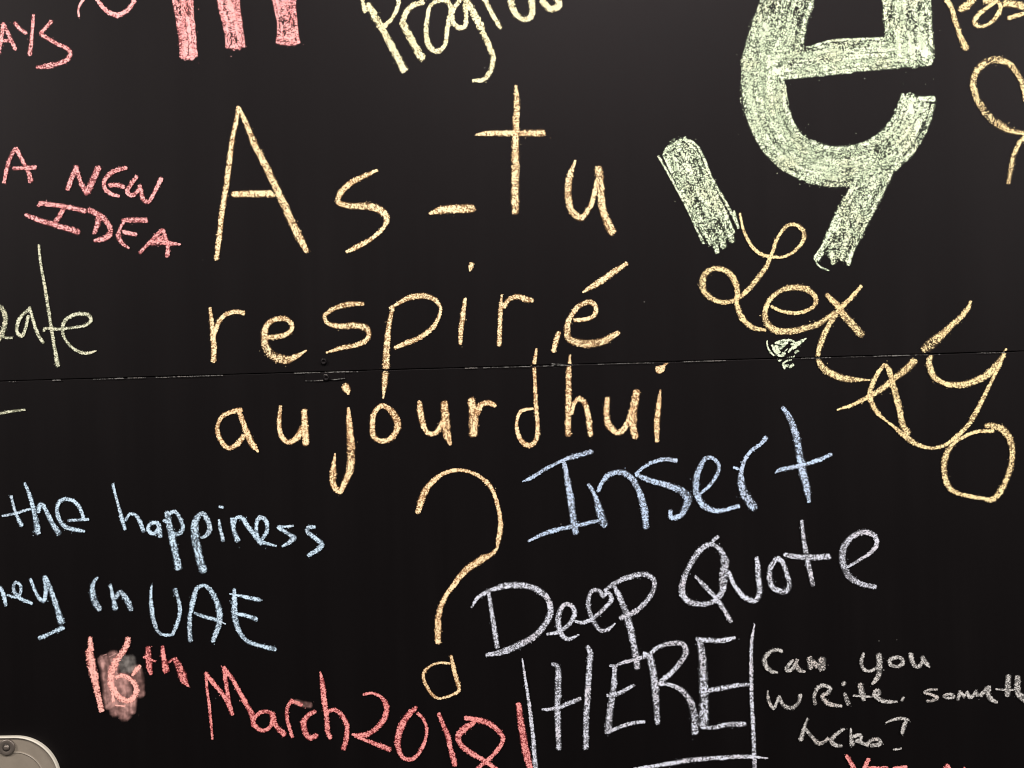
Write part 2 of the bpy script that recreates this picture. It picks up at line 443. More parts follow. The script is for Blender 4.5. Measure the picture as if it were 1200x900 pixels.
word('chalk_word', 'tan yellow word starting with p cut off by the top right corner', 'gold', [(P10,
 "@70 262,-40 @62 340,80 @66 390,240 450,420 @85 520,580 ; @95 450,115 540,60 610,-30 ; @52 860,20 760,95 @60 660,180 @66 620,260 @46 650,310 740,305 @56 840,240 @60 910,140 @54 915,50 870,5 ; @80 730,20 850,-10 ; @95 960,40 1080,50 1200,85 1320,150 ; @56 1010,215 1100,190 1200,162 1320,140")], 0.62)
word('chalk_doodle', 'yellow loop with a hooked tail at the right edge', 'gold', [(F_,
 "@18 452,445 445,390 @28 420,325 @32 380,280 @36 330,264 @34 280,275 @32 240,315 @28 225,370 @32 240,430 @40 285,500 @42 345,552 @28 400,578 @18 470,590 ; @20 465,590 @24 432,625 405,680 @26 392,740 @20 380,808")], 0.5)
# ---- left column
word('chalk_letter', 'small pink capital letter A before the word NEW', 'pink', [(G_, "@26 96,168 60,230 40,300 @22 25,372 ; @26 96,168 132,240 165,300 @32 185,365 ; @26 78,288 140,285 @28 212,282")], 0.55)
word('chalk_word', 'pink capitals NEW above the word IDEA', 'pink', [(G_,
 "@30 395,412 420,350 @36 452,275 ; @28 450,290 475,370 @30 512,440 ; @40 512,430 545,360 @42 578,280 ; @26 745,285 690,297 @30 640,325 @28 612,370 620,410 @26 650,435 @20 700,450 ; @28 640,385 690,385 730,397 ;"
 "@26 805,335 770,380 @30 748,425 770,445 @24 800,430 822,400 ; @28 820,385 830,430 845,475 @30 875,485 ; @24 875,485 905,430 @28 945,345")], 0.55)
word('chalk_word', 'pink capitals IDEA with a double barred I', 'pink', [(G_,
 "@30 232,492 310,500 400,515 @34 505,538 ; @22 225,510 240,490 ; @30 375,525 345,575 315,620 ; @24 150,558 @34 230,590 330,620 @38 465,662 ; @34 578,565 575,610 @28 555,668 ; @36 520,530 590,565 @34 640,620 648,660 620,695 @24 555,712 ;"
 "@18 715,590 @34 760,590 862,593 ; @20 735,585 705,640 @34 698,690 @22 720,728 @14 757,755 ; @26 722,660 760,668 800,675 ; @22 820,785 870,730 @26 930,668 955,645 ; @24 955,645 975,700 985,750 @28 980,805 ; @46 885,722 940,715 @34 990,725 @12 1060,732 ; @34 920,700 960,690")], 0.56)
word('chalk_word', 'thin pale green handwriting eate with a tall t', 'pale', [(H_,
 "@30 -30,440 10,455 @34 32,500 30,550 @32 10,615 -10,650 ; @16 10,618 40,630 75,628 ; @22 178,458 130,500 @24 102,560 106,605 @20 130,620 150,580 168,500 ; @18 176,450 @22 200,540 225,610 @20 257,660 ;"
 "@16 230,85 238,180 @22 265,330 288,480 310,620 @28 342,795 ; @18 258,592 264,576 340,578 430,570 510,552 @26 535,525 520,497 480,490 430,497 @24 382,530 @18 368,590 385,640 430,690 @20 480,716 520,720 @8 567,705")], 0.5)
word('chalk_dash', 'short pale dash at the left edge below the seam', 'pale', [(J_, "@20 -40,358 20,348 90,336 @12 165,328")], 0.42)
# ---- As-tu respire aujourd'hui ?
word('chalk_word', 'yellow handwriting As with a tall capital A', 'yellow', [(K_,
 "@24 297,125 @30 288,200 266,300 @36 245,450 226,600 @34 205,720 188,870 @30 170,1020 ; @22 300,128 @32 350,240 @42 400,360 450,460 @46 500,560 560,690 @48 620,820 660,900 @34 700,975 ; @36 262,638 @44 340,638 430,635 500,640 ;"
 "@18 1113,497 @30 1040,530 @36 960,570 @40 905,620 @36 883,668 890,695 ; @34 885,692 @40 960,708 @48 1050,710 1120,728 @40 1165,770 @26 1150,830 1090,890 @34 1010,938 @22 930,978")], 0.62)
word('chalk_hyphen', 'yellow hyphen between As and tu', 'yellow', [(L4, "@16 255,642 @40 310,624 @42 460,618")], 0.62)
word('chalk_word', 'yellow letters tu with a tall crossed t', 'yellow', [(L4,
 "@14 658,42 @28 662,110 @34 658,250 @38 656,400 655,560 @36 656,640 ; @12 472,272 @28 530,266 640,265 @36 790,265 ;"
 "@12 938,392 @34 910,470 @36 904,560 @32 920,630 960,662 @26 1000,620 1025,550 1040,490 ; @40 1045,425 @38 1055,520 @36 1065,620 @42 1090,690 1113,732")], 0.62)
w_res = word('chalk_word', "yellow handwriting respiré across the upper middle", 'yellow', [(M_,
 "@16 113,345 @24 122,430 @30 130,520 @30 133,615 ; @18 135,490 @24 150,430 185,385 @26 230,367 @24 285,372 ; @26 400,495 460,490 510,470 @24 525,440 @28 500,405 455,402 @30 405,425 @38 386,480 @44 395,550 @48 435,590 490,608 @30 535,595 @10 598,560 ;"
 "@22 883,325 @28 800,330 @24 735,350 685,385 ; @22 685,387 700,420 @30 750,438 @36 840,435 895,447 @26 910,480 890,515 @24 840,535 770,548 @10 695,572 ; @20 1030,345 @28 1010,440 @34 1000,540 @38 995,650 @30 990,720 @10 982,802"),
 (N_, "@16 -99,350 @24 -30,308 @30 20,290 @32 80,288 @26 125,305 @18 155,345 148,390 @24 120,440 60,490 @28 0,518 @22 -74,547 ; @18 278,300 @28 268,390 @26 257,470 @18 255,530 ; @12 463,280 @24 457,360 453,450 @26 450,535 ; @24 470,345 500,305 @28 545,290 @32 590,305 @20 620,310")], 0.58)
word('chalk_letter', None, 'yellow', [(N_, "@22 825,408 880,405 @24 925,385 @26 935,345 @28 905,318 855,335 @26 815,380 @32 792,440 @34 800,500 @42 850,522 910,525 @40 980,510 @26 1050,468")], 0.58, w_res)
word('chalk_dot', None, 'yellow', [(N_, "@26 312,122 308,140 @10 303,162")], 0.8, w_res)
word('chalk_accent', None, 'yellow', [(N_, "@12 870,268 @32 940,225 1020,170 @22 1092,122")], 0.7, w_res)
word('chalk_apostrophe', 'small yellow apostrophe stroke above the seam before h', 'yellow', [(N_, "@26 750,468 @28 735,515 @20 722,568")], 0.7)
w_auj = word('chalk_word', "amber yellow handwriting aujourdhui below the seam", 'amber', [(O_,
 "@24 230,215 180,225 @22 130,250 108,300 @26 115,350 @24 140,390 165,407 @28 205,388 240,345 ; @24 213,215 @28 240,290 @34 265,355 @34 285,390 @12 312,425 ; @16 425,195 @24 418,260 @26 420,320 440,365 470,378 @34 510,350 535,300 ; @30 543,215 @38 546,300 @36 552,390 ;"
 "@16 763,205 @34 770,300 @44 778,400 @40 775,500 @32 750,575 @30 718,625 @34 692,595 @34 688,530 @10 698,435 ; @22 930,190 @28 895,230 885,290 @30 890,345 @26 920,370 960,368 @30 995,340 @38 1012,290 @40 995,240 @28 962,207 930,192"),
 (P4, "@24 -33,283 @34 -28,340 @26 -10,405 @24 10,432 40,430 @28 65,400 80,370 ; @36 83,285 @42 88,360 95,430 @16 112,485 ; @38 210,270 @46 220,350 @42 220,440 ; @30 235,340 @28 255,297 290,287 @24 322,300 ;"
 "@12 515,35 @20 505,110 @18 508,200 @20 512,300 520,400 @24 515,455 @28 490,485 460,480 @22 430,440 @16 422,380 440,330 470,318 @12 500,315 ; @12 672,65 @26 665,140 @30 665,250 663,350 @32 663,442 ; @20 680,340 695,285 @26 715,270 740,290 755,340 @28 768,440 ;"
 "@26 848,265 @30 843,340 @34 855,395 @30 885,425 @26 915,420 945,370 965,310 ; @38 985,232 @40 970,320 @42 965,390 @36 980,450 ; @12 1095,228 @28 1086,310 @30 1078,400 @22 1080,470")], 0.62)
word('chalk_dot', None, 'amber', [(O_, "@40 748,92 757,115 @14 765,137")], 0.75, w_auj)
word('chalk_dot', None, 'amber', [(P4, "@14 1128,100 1105,118 @22 1082,126 @20 1084,142 1100,138 1108,120")], 0.75, w_auj)
w_q = word('chalk_question_mark', 'tall amber chalk question mark left of the words Deep Quote', 'amber', [(Q_,
 "@46 70,455 @56 95,370 @60 130,280 @54 190,195 @40 280,120 @34 370,88 @30 440,82 520,95 @36 610,135 @42 690,200 @38 735,270 @36 770,380 @36 795,490 @46 800,590 @44 780,690 @24 765,770 @36 730,810 @62 640,860 @64 520,940 @54 440,1020 @46 380,1100 @42 320,1180 @46 280,1270 @54 255,1370 @60 250,1470 @54 252,1600")], 0.66)
word('chalk_dot', 'square amber outline dot of the question mark', 'amber', [(S5,
 "@14 540,186 480,182 430,197 @22 390,230 @20 380,260 @20 400,320 440,375 @16 470,390 488,390 ; @16 495,388 550,370 @22 588,345 @28 575,280 560,220 @20 543,140")], 0.58, w_q)
# ---- Lex yo
word('chalk_word', 'gold cursive Lex with a looped capital L', 'gold', [(T_,
 "@16 335,50 345,110 @20 370,185 @24 410,250 460,290 @18 520,305 590,305 @20 650,275 @24 700,220 @28 712,180 695,140 @22 650,115 610,125 @20 570,170 @24 540,230 @22 520,290 @30 490,360 @34 440,430 @32 390,490 @28 340,535 300,560 @30 240,572 180,555 @36 130,515 @46 114,465 @40 128,410 @30 165,380 @32 215,374 @38 265,395 @40 305,450 @34 320,510 @30 316,580 @36 340,650 @34 380,700 @28 430,725 @20 485,735 ;"
 "@20 515,595 @22 570,620 640,635 710,625 @22 760,600 @30 780,565 @34 765,525 @38 710,492 640,485 @28 570,505 515,550 @32 485,610 @40 482,660 @42 510,715 @42 560,740 640,740 @40 730,720 @38 800,695 @28 850,660 890,630 ; @30 840,525 @38 890,575 @44 940,640 @48 990,700 @50 1050,765"),
 (U_, "@18 382,65 @24 330,125 @28 270,185 225,250 @32 190,320 @26 167,395 165,435 @36 190,475 @38 240,510 @36 300,530 @10 425,538")], 0.6)
word('chalk_word', 'gold cursive letters yo crossing the seam at the right', 'gold', [(U_,
 "@16 930,140 @26 915,180 @28 860,240 @36 800,295 @60 740,350 @50 695,388 ; @14 645,410 710,408 ; @40 650,438 @38 600,490 @32 540,535 @30 480,585 @24 420,620 @20 340,660 @10 260,688 ; @24 735,405 @32 722,450 @34 740,510 @26 790,550 @34 860,562 930,550 @36 1000,520 @40 1050,478 @28 1090,420 @14 1108,380"),
 (V_, "@20 380,32 @26 340,90 @30 310,150 @34 295,210 @32 310,270 @30 340,320 @14 390,365 @16 430,395 @30 470,430 @36 520,470 @28 580,508 @20 660,525 @24 740,505 @28 800,460 @28 870,390 @32 920,310 @28 960,230 @22 1010,130 1050,50 @18 1089,-40 ; @26 385,35 @34 412,80 @36 430,150 @40 450,230 @38 470,310 @36 490,390 @42 520,440 ;"
 "@30 970,395 @36 1020,395 @44 1075,420 @40 1115,470 @36 1130,550 1120,630 @34 1090,720 @38 1050,790 @34 1010,825 @24 940,818 850,800 @30 780,775 @38 745,730 @36 730,650 @38 740,570 @26 780,505 @20 840,460 @20 920,430 @26 1020,422")], 0.64)
word('chalk_doodle', 'small pale green scribbled triangle below the word Lex', 'green', [(W_,
 "@24 278,280 285,370 @36 330,480 @30 400,548 ; @50 370,365 @66 430,470 @50 500,550 575,548 ; @34 420,330 @50 560,292 @40 680,280 @36 770,320 ; @70 720,420 @100 800,350 @60 880,305 @16 972,245 ; @60 420,380 @70 500,420 @34 605,360 ; @40 655,495 @50 720,415 ; @44 770,505 @50 825,462 ; @26 390,600 @30 540,605 720,580 ; @36 482,650 @44 535,610 ; @44 590,775 @46 565,700 @30 600,655 @36 705,625 ; @44 672,765 @50 742,703 ; @22 735,585 760,550 ; @20 590,480 640,430 ; @50 460,330 @60 560,345 @40 640,320 ; @60 450,420 500,500 ; @50 700,350 770,360 ; @40 540,505 600,520 ; @50 600,740 650,720")], 0.7, widen=1.15)
# ---- blue writing at the lower left
word('chalk_word', 'light blue word the at the left edge', 'sky', [(X_,
 "@18 68,205 90,290 @28 130,380 ; @16 15,322 90,308 180,282 ; @18 148,130 @24 180,210 @30 205,310 @40 225,425 ; @28 225,300 @30 242,255 @28 268,285 300,350 @38 350,430 ; @18 400,350 450,347 @20 522,342 ; @22 492,330 @26 460,260 @24 410,225 @26 360,232 @24 337,280 @28 345,330 @26 375,380 @30 430,400 @18 498,412")], 0.55)
w_h = word('chalk_word', 'light blue word happiness with long tailed p letters', 'sky', [(X_,
 "@18 662,135 690,240 @24 715,330 @24 735,402 ; @20 737,350 765,310 @24 800,322 @28 845,415 ; @24 928,360 890,365 @26 870,395 @24 890,425 920,415 @22 935,385 ; @30 930,370 @34 942,445 ; @24 960,348 985,360 ; @34 980,300 @42 1000,400 @42 1025,520 @46 1050,632 ; @22 990,312 1025,297 @26 1062,350 @28 1073,400 1040,428 @22 1012,420"),
 (Y_, "@36 358,225 @46 342,290 @50 350,380 @48 370,470 @46 395,550 ; @26 362,220 @28 388,208 @34 420,250 @30 430,300 @26 410,335 @14 380,350 ; @16 485,245 @20 495,310 @24 510,370 ; @26 560,235 @30 570,300 @34 595,370 ; @24 572,270 590,232 @30 620,235 650,280 690,330 @32 735,385 ; @24 735,360 @26 765,310 758,250 @24 725,228 705,270 705,320 @26 715,365 @24 735,380 ; @26 740,378 @12 822,398 ;"
 "@14 920,280 880,285 @20 830,285 ; @24 830,287 880,320 @30 930,350 ; @28 930,350 900,375 @14 855,402 ; @22 1048,288 @26 1012,290 1000,310 @28 1040,345 @34 1085,388 @32 1068,415 @22 1005,455")], 0.55)
word('chalk_dot', None, 'sky', [(Y_, "@18 485,168 510,172")], 0.6, w_h)
word('chalk_word', 'light blue letters ney cut off at the left edge', 'sky', [(Z_,
 "@24 -45,270 -25,200 0,190 @28 25,240 @22 38,297 ; @16 45,235 100,248 @20 125,215 120,175 @18 95,160 @22 82,190 @26 97,232 @24 130,260 @18 192,285 ; @20 180,140 205,200 @26 235,258 262,275 ; @26 262,272 272,220 262,125 ; @28 265,125 @32 295,190 @34 330,290 @44 365,400 ; @34 372,425 @22 310,455 @26 230,490")], 0.55)
word('chalk_word', 'light blue word in before UAE', 'sky', [(Z_,
 "@14 577,132 @24 552,160 @38 545,220 @44 560,280 @34 588,322 ; @20 650,175 @26 665,250 @36 680,320 ; @28 680,255 705,218 @34 735,245 @36 772,322")], 0.55)
word('chalk_word', 'light blue capitals UAE', 'sky', [(Z_,
 "@12 892,175 @18 885,230 @28 890,310 @26 905,390 @22 930,450 @18 970,470 1015,468 ; @24 1012,468 @24 1045,390 @24 1056,320 @22 1045,250 @34 1025,200"),
 (AA, "@30 318,455 @28 313,380 @24 315,290 ; @28 318,290 @32 335,210 @26 355,150 @20 395,128 @28 430,150 @34 465,210 @36 485,270 @38 485,350 @26 450,458 ; @16 340,290 @24 400,312 460,328 @6 525,355 ;"
 "@24 575,150 @36 575,240 @38 580,320 @28 610,410 @26 650,455 @24 720,480 @30 815,503 ; @8 545,178 @18 610,190 @28 715,212 @6 740,215 ; @20 575,292 @24 640,305 @30 708,328")], 0.55)
# ---- 16th March 2018
c = Chalk(); write(c, BB, "@110 235,300 262,480 @90 285,740 ; @130 320,265 325,480 @110 345,800 ; @150 415,450 425,600 @130 430,835 ; @90 500,640 @70 490,790 ; @120 395,480 440,600", 0.50, widen=1.1, streak=0.4, spread=0, vary=0.2)
write(c, BB, "@120 520,390 540,500 @90 565,640", 0.40, widen=1.1, spread=0, vary=0.2); write(c, BB, "@10 230,285 270,270 ; @12 285,300 350,265 ; @10 340,420 370,450", 0.5)
c.build('chalk_smudge', CH['smear_red'], 'pinkish finger smudge around the number 6')
c = Chalk(); write(c, BB, "@120 400,300 430,420 ; @110 470,300 490,420", 0.36, widen=1.1, streak=0.4, spread=0)
c.build('chalk_smudge', CH['smear_grey'], 'grey rubbed patch in the upper loop of the number 6')
word('chalk_number', 'salmon red number 16 with thick strokes over a smudge', 'salmon', [(BB,
 "@40 120,125 @48 128,200 132,240 ; @66 110,235 @76 130,340 @76 148,440 @60 172,540 @50 195,650 @48 222,772 ; @56 455,130 @50 445,180 440,205 ; @56 435,215 400,265 @60 350,335 @66 312,420 @66 305,510 @56 330,590 390,655 @50 450,682 @52 505,650 @54 528,590 @50 510,530 @46 460,482 @44 400,458 @34 345,480 ; @36 558,372 @40 530,410 @30 490,455 ; @26 318,600 @26 325,690 ; @12 340,722 430,728")], 0.86)
word('chalk_word', 'small raised red letters th after the number 16', 'red', [(BB,
 "@50 630,210 @62 632,290 @60 638,360 @36 655,450 ; @24 590,298 640,315 @20 695,335 ; @34 757,200 @44 765,280 @60 778,360 @64 790,425 ; @22 810,345 850,312 ; @46 860,310 @66 895,370 @80 930,450 @70 945,500 @24 985,552")], 0.55)
word('chalk_word', 'red handwriting March with a pointed capital M', 'red', [(CC,
 "@16 107,240 @18 115,330 @18 130,450 @14 147,630 ; @22 107,240 @26 160,310 @28 220,385 @26 265,485 ; @22 213,205 @26 225,290 @26 242,400 @20 262,480 ; @22 213,205 @26 265,280 @28 320,380 @34 378,490 @28 385,550 ; @24 495,475 450,466 @24 405,490 @28 387,530 @28 405,562 @24 440,578 480,560 495,520 @28 492,475 ; @30 500,480 @28 520,550 @34 570,605 ;"
 "@20 615,398 @24 583,450 585,520 @22 600,570 @20 615,618 ; @26 600,408 @22 640,415 @30 670,430 ; @24 750,465 @30 710,487 @38 682,530 @36 687,580 @32 715,620 @30 760,605 ; @12 778,235 @34 792,310 @34 800,400 @30 815,500 @30 820,580 @26 838,625 ; @22 825,465 @26 860,457 @28 905,490 @30 933,550 @32 930,630 @34 912,686")], 0.62)
c = Chalk(); write(c, CC, "@40 630,410 @44 680,425 @40 725,430", 0.35); c.build('chalk_smudge', CH['smear_red'], 'small red smear beside the r of March')
word('chalk_number', 'red number 2018 with a looped fish shaped 8', 'red', [(CC,
 "@16 1030,368 1080,360 @22 1130,380 @32 1165,430 @32 1150,510 @30 1090,578 @34 1035,604 @14 965,602 ; @14 980,612 @22 1060,640 @34 1188,690"),
 (S5, "@30 325,455 @36 290,490 @44 250,560 @40 232,620 @34 237,690 @24 265,738 @24 310,748 @24 355,710 @20 390,640 @20 400,570 @18 380,510 @18 345,475 ; @22 298,462 @24 325,462 @22 338,438 ; @24 470,478 @28 495,540 @32 522,605 @30 540,680 @34 568,782 ; @30 625,505 @34 690,515 @34 760,535 @30 820,580 @28 848,622 @26 835,662 @24 790,720 @26 740,765 690,810 640,880 ; @28 680,528 @44 620,570 @36 583,615 @34 605,665 @32 670,715 @28 740,757 @28 800,800 850,860 @26 860,920")], 0.68)
word('chalk_stroke', 'thick red upright stroke beside a thin white line', 'red', [(S5, "@34 938,420 @38 948,500 @46 972,650 @40 1002,790 @38 1018,890")], 0.66)
# ---- Insert Deep Quote HERE
word('chalk_word', 'blue handwriting Insert with a barred capital I', 'blue', [(DD,
 "@8 60,422 @22 110,400 @20 200,345 @22 290,300 @32 380,270 @30 470,245 ; @28 305,310 @36 330,440 @42 350,580 @44 372,725 ; @16 95,770 @28 200,722 @26 320,690 420,670 @22 510,648 ; @20 447,435 @26 480,490 @40 505,560 @52 520,620 @46 545,680 ; @22 503,480 @28 530,420 580,375 @36 640,367 @38 690,392 @38 735,460 @44 770,560 @42 785,693 ;"
 "@28 965,300 @28 900,290 @22 820,310 @20 760,345 725,375 ; @26 725,378 @34 800,412 @36 900,440 @44 990,475 @56 1030,515 @44 1010,580 @32 985,622 @28 930,630 @28 930,590"),
 (EE, "@18 105,590 @22 160,540 @24 200,480 @24 210,425 175,385 @28 135,385 @36 100,440 @44 75,520 @46 82,590 @38 115,655 @34 170,688 @28 230,692 @22 270,680 @30 330,662 ; @16 295,438 325,447 ; @30 490,262 @22 450,305 @22 400,340 @24 365,390 @28 345,450 @50 342,540 @62 370,610 @56 418,678 ; @26 583,85 @40 625,150 @44 658,240 @52 680,350 @50 703,470 @44 725,560 @26 740,640 ; @10 540,470 @28 570,452 @26 680,430 @28 780,400 @24 870,360")], 0.55)
word('chalk_word', 'white handwriting Deep with a heart shaped second e', 'white', [(FF,
 "@12 58,332 @20 90,280 @26 150,242 @34 240,214 @36 330,210 @34 420,237 @34 472,290 @36 485,350 @34 450,430 @36 390,490 @40 300,540 @34 220,572 @22 137,588 ; @22 150,245 @26 165,340 @30 180,440 @28 198,548 ; @16 465,475 @22 530,460 @26 590,415 @30 615,360 @26 600,322 560,315 @34 532,360 @34 527,420 @30 545,475 @26 580,500 @10 638,478 ;"
 "@16 620,405 @24 660,412 @22 720,385 @26 780,330 @26 813,290 @24 795,250 @22 765,275 ; @22 765,270 @24 750,240 710,240 @26 690,290 @26 695,350 @30 720,410 @28 760,455 @22 800,445 @8 835,415 ; @24 830,215 @32 870,300 @42 910,420 @40 935,530 @38 955,660 ; @20 775,240 @26 830,200 @30 920,162 @30 1000,152 @28 1043,182 1043,230 @28 1000,300 @30 930,360 @30 860,388")], 0.55)
word('chalk_word', 'white handwriting Quote with a pale blue Q', 'white', [(GG,
 "@22 285,130 @24 252,155 ; @28 245,168 @34 190,200 @32 140,270 @32 100,350 @38 87,420 @36 112,473 @30 180,498 @30 250,485 @36 298,440 @48 312,350 @46 318,260 @30 290,200 @26 245,168 ; @18 158,345 @28 220,410 @28 280,475 @26 355,593 ; @22 340,320 @28 375,400 @30 430,463 @32 480,478 @34 503,450 @36 500,340 @26 490,245 ;"
 "@26 600,247 @30 565,300 @34 562,360 @32 582,410 @36 640,430 @34 665,400 @30 655,340 @28 628,270 @26 600,247 ; @22 735,45 @26 745,150 @32 765,260 @28 795,398 ; @22 640,228 @30 680,237 @34 760,245 @36 885,240 ; @14 975,300 @18 1050,255 @22 1110,215 @28 1140,170 @30 1125,125 @32 1080,107 @30 1010,130 @38 962,190 @40 957,270 @38 985,340 @30 1050,385 @28 1135,405")], 0.56)
word('chalk_word', 'large white capitals HERE between two upright lines', 'white', [(HH,
 "@24 235,290 @30 262,300 @40 272,350 @42 270,440 @38 266,560 @36 275,785 ; @30 440,185 @34 457,220 @36 452,310 @38 445,420 @38 435,600 @34 432,785 ; @16 175,555 @26 260,548 @28 330,520 400,490 ; @32 600,305 @38 595,420 @42 577,540 @46 560,690 ; @18 572,298 615,298 ; @20 620,290 @24 690,270 @30 800,240 ; @18 555,475 @28 620,462 @22 715,412 ; @22 560,690 @24 620,662 @26 700,635 @20 778,625 ;"
 "@42 805,240 @46 825,330 @46 840,450 @34 850,638 ; @20 770,222 @26 800,232 850,192 @32 940,167 @34 1000,172 @38 1018,212 @36 985,280 @34 920,350 @28 870,390 ; @22 855,405 @28 930,410 @36 1000,450 @42 1045,510 @50 1068,600 @50 1072,695"),
 (II, "@36 195,140 @50 213,250 @54 220,380 @60 225,520 @52 222,660 ; @26 180,143 @32 260,150 330,150 @24 405,135 ; @28 245,445 @32 330,430 @24 430,412 505,408 ; @20 210,662 @28 280,660 @32 370,642 @32 465,640")], 0.52)
word('chalk_line', 'white upright line left of HERE', 'white', [(HH, "@8 60,258 @16 75,360 @20 95,490 @24 115,640 @28 130,790 @30 142,940")], 0.6)
word('chalk_line', 'white upright line right of HERE', 'white', [(II, "@8 520,55 @20 503,150 @24 500,300 @24 503,500 @26 510,650 @28 522,930")], 0.58)
word('chalk_line', 'white underline below HERE', 'white', [(II, "@10 -190,900 @22 -100,890 @28 0,875 @30 150,850 @28 300,838 @26 480,830 @8 600,840")], 0.66)
# ---- Can you write something here?
word('chalk_word', 'small grey white word Can', 'grey', [(II,
 "@26 680,213 @22 650,205 @26 610,218 @34 577,262 @32 592,308 @26 620,332 @14 655,338 ; @20 745,265 @24 715,300 705,322 @22 735,322 760,290 @24 768,262 ; @34 755,285 @32 780,322 @14 815,335 ; @38 842,250 848,315 ; @34 858,270 890,305 ; @50 915,255 912,320")], 0.48)
word('chalk_word', 'small grey white word you', 'grey', [(JJ,
 "@18 258,148 @24 244,200 @22 260,245 @18 300,255 335,232 ; @38 345,155 @40 350,215 @36 345,280 @18 308,332 ; @24 452,172 @26 412,190 @24 412,215 @22 450,228 @24 485,210 @24 480,182 452,172 ; @30 533,152 @34 542,200 @24 568,230 590,220 @22 605,190 ; @30 600,170 @32 620,205 @14 645,232")], 0.5)
w_w = word('chalk_word', 'small grey white word write', 'grey', [(II,
 "@12 595,445 @24 605,510 @22 630,547 @20 650,510 665,475 ; @22 663,480 @26 690,530 @28 735,545 @22 778,512 @30 788,468 ; @24 885,430 @22 868,480 @24 875,525 ; @24 885,425 @26 930,415 @26 962,432 950,455 @20 915,470 ; @24 910,475 @32 950,520 @18 1030,535 ; @24 1045,460 @32 1060,500 @34 1072,525"),
 (JJ, "@34 238,330 @40 245,375 @28 258,425 ; @12 195,398 300,405 ; @22 310,400 350,387 @24 345,370 @20 322,375 @28 332,407 @28 380,432 @16 455,434 ; @16 492,408 @20 480,430")], 0.48)
word('chalk_dot', None, 'grey', [(II, "@34 1036,398 1046,408")], 0.5, w_w)
word('chalk_word', 'small grey white word something cut off at the right edge', 'grey', [(JJ,
 "@16 690,362 640,365 @18 610,380 ; @18 610,380 660,395 @22 690,410 @18 660,428 625,430 ; @16 765,386 725,400 745,412 @18 788,405 765,386 ; @22 822,370 @24 808,425 ; @22 822,380 @28 850,405 ; @24 860,375 @26 880,412 ; @22 885,412 915,380 ; @26 912,370 925,400 ; @26 940,400 @28 990,350 @30 985,390 @30 1000,418 @18 1040,438 ; @36 1104,280 @38 1100,400 ; @36 1158,285 @42 1162,385 @44 1200,415 @30 1240,440 ; @12 1030,360 1110,365 1160,360")], 0.45)
word('chalk_word', 'small grey white word here', 'grey', [(II,
 "@12 830,605 @22 810,660 @32 788,735 ; @18 815,665 @24 860,720 @28 895,752 @22 930,740 952,722 ; @18 1045,668 @26 990,705 @32 970,742 @26 1000,765 @18 1032,768"),
 (JJ, "@12 182,588 @20 184,640 @38 192,690 ; @24 190,640 240,630 @26 238,655 @22 210,665 ; @24 225,665 @22 285,690 ; @26 270,690 @24 300,662 345,655 @26 355,680 @26 300,692")], 0.5)
word('chalk_question_mark', 'small grey white question mark after the word here', 'grey', [(JJ, "@10 385,558 @18 430,540 @22 490,533 @16 522,540 ; @24 508,545 @26 492,580 @22 485,620 ; @12 430,715 478,708")], 0.5)
word('chalk_word', 'red letters peeping up at the bottom edge below here', 'red', [(JJ,
 "@22 158,748 @28 185,795 @26 215,850 ; @24 287,768 @26 265,815 240,870 ; @18 285,818 340,822 @22 400,822 ; @16 430,824 510,813 ; @24 450,815 440,860 ; @30 752,805 @26 720,840 ; @20 750,808 770,850 ; @16 845,820 850,850")], 0.66)

# ---- seam: powder caught on the lower panel's lip, a joining plate under the paint and its screws
c = Chalk()
def seam_y(px): return 446.8 - 0.0294 * px
x = 10.0
while x < 1180:
    L = random.uniform(10, 60)
    if random.random() < 0.5 and not (390 < x < 505):
        p = random.uniform(0.02, 0.3)
        n = 5
        c.stroke([(x + L * i / n, seam_y(x + L * i / n) + 0.9 + random.uniform(-.25, .25), random.uniform(0.9, 1.5)) for i in range(n + 1)], p, streak=0.2, widen=1.0, dust=True)
    x += L + random.uniform(2, 16)
for a, b, p in ((345, 376, .45), (385, 410, .5), (150, 172, .4), (208, 215, .6), (222, 262, .4), (545, 560, .5), (655, 664, .6), (700, 760, .3), (800, 850, .4), (62, 72, .7), (136, 146, .6), (1040, 1066, .5)):
    c.stroke([(a, seam_y(a) + .8, 1.3), ((a + b) / 2, seam_y((a + b) / 2) + .7, 1.5), (b, seam_y(b) + .8, 1.0)], p, streak=0.2, widen=1.0, dust=True)
c.stroke([(646, 426.2, 2.2), (652, 427.0, 2.6), (662, 427.6, 1.6)], 0.28, widen=1.0, dust=True)
c.build('chalk_dust', CH['dust'], 'broken grey line of chalk dust along the seam')['kind'] = 'stuff'

def disc(name, cx, cz, prof, mat, parent, y0=0.0, seg=28, slot=False):
    """lathe about the board normal: prof = (radius, height towards the viewer)"""
    v, f = [], []
    for r, h in prof:
        for i in range(seg):
            a = 2 * math.pi * i / seg
            v.append((cx + r * math.cos(a), y0 - h, cz + r * math.sin(a)))
    for j in range(len(prof) - 1):
        for i in range(seg):
            a, b = j * seg + i, j * seg + (i + 1) % seg
            f.append((a, b, b + seg, a + seg))
    f.append(tuple((len(prof) - 1) * seg + i for i in range(seg)))
    return link_mesh(name, v, f, mat, parent, smooth=True)
def rounded(cx, cz, w, h, r, seg=10):
    pts = []
    for sx, sz, a0 in ((1, 1, 0), (-1, 1, 90), (-1, -1, 180), (1, -1, 270)):
        for i in range(seg + 1):
            a = R(a0 + 90 * i / seg)
            pts.append((cx + sx * (w / 2 - r) + r * math.cos(a), cz + sz * (h / 2 - r) + r * math.sin(a)))
    return pts
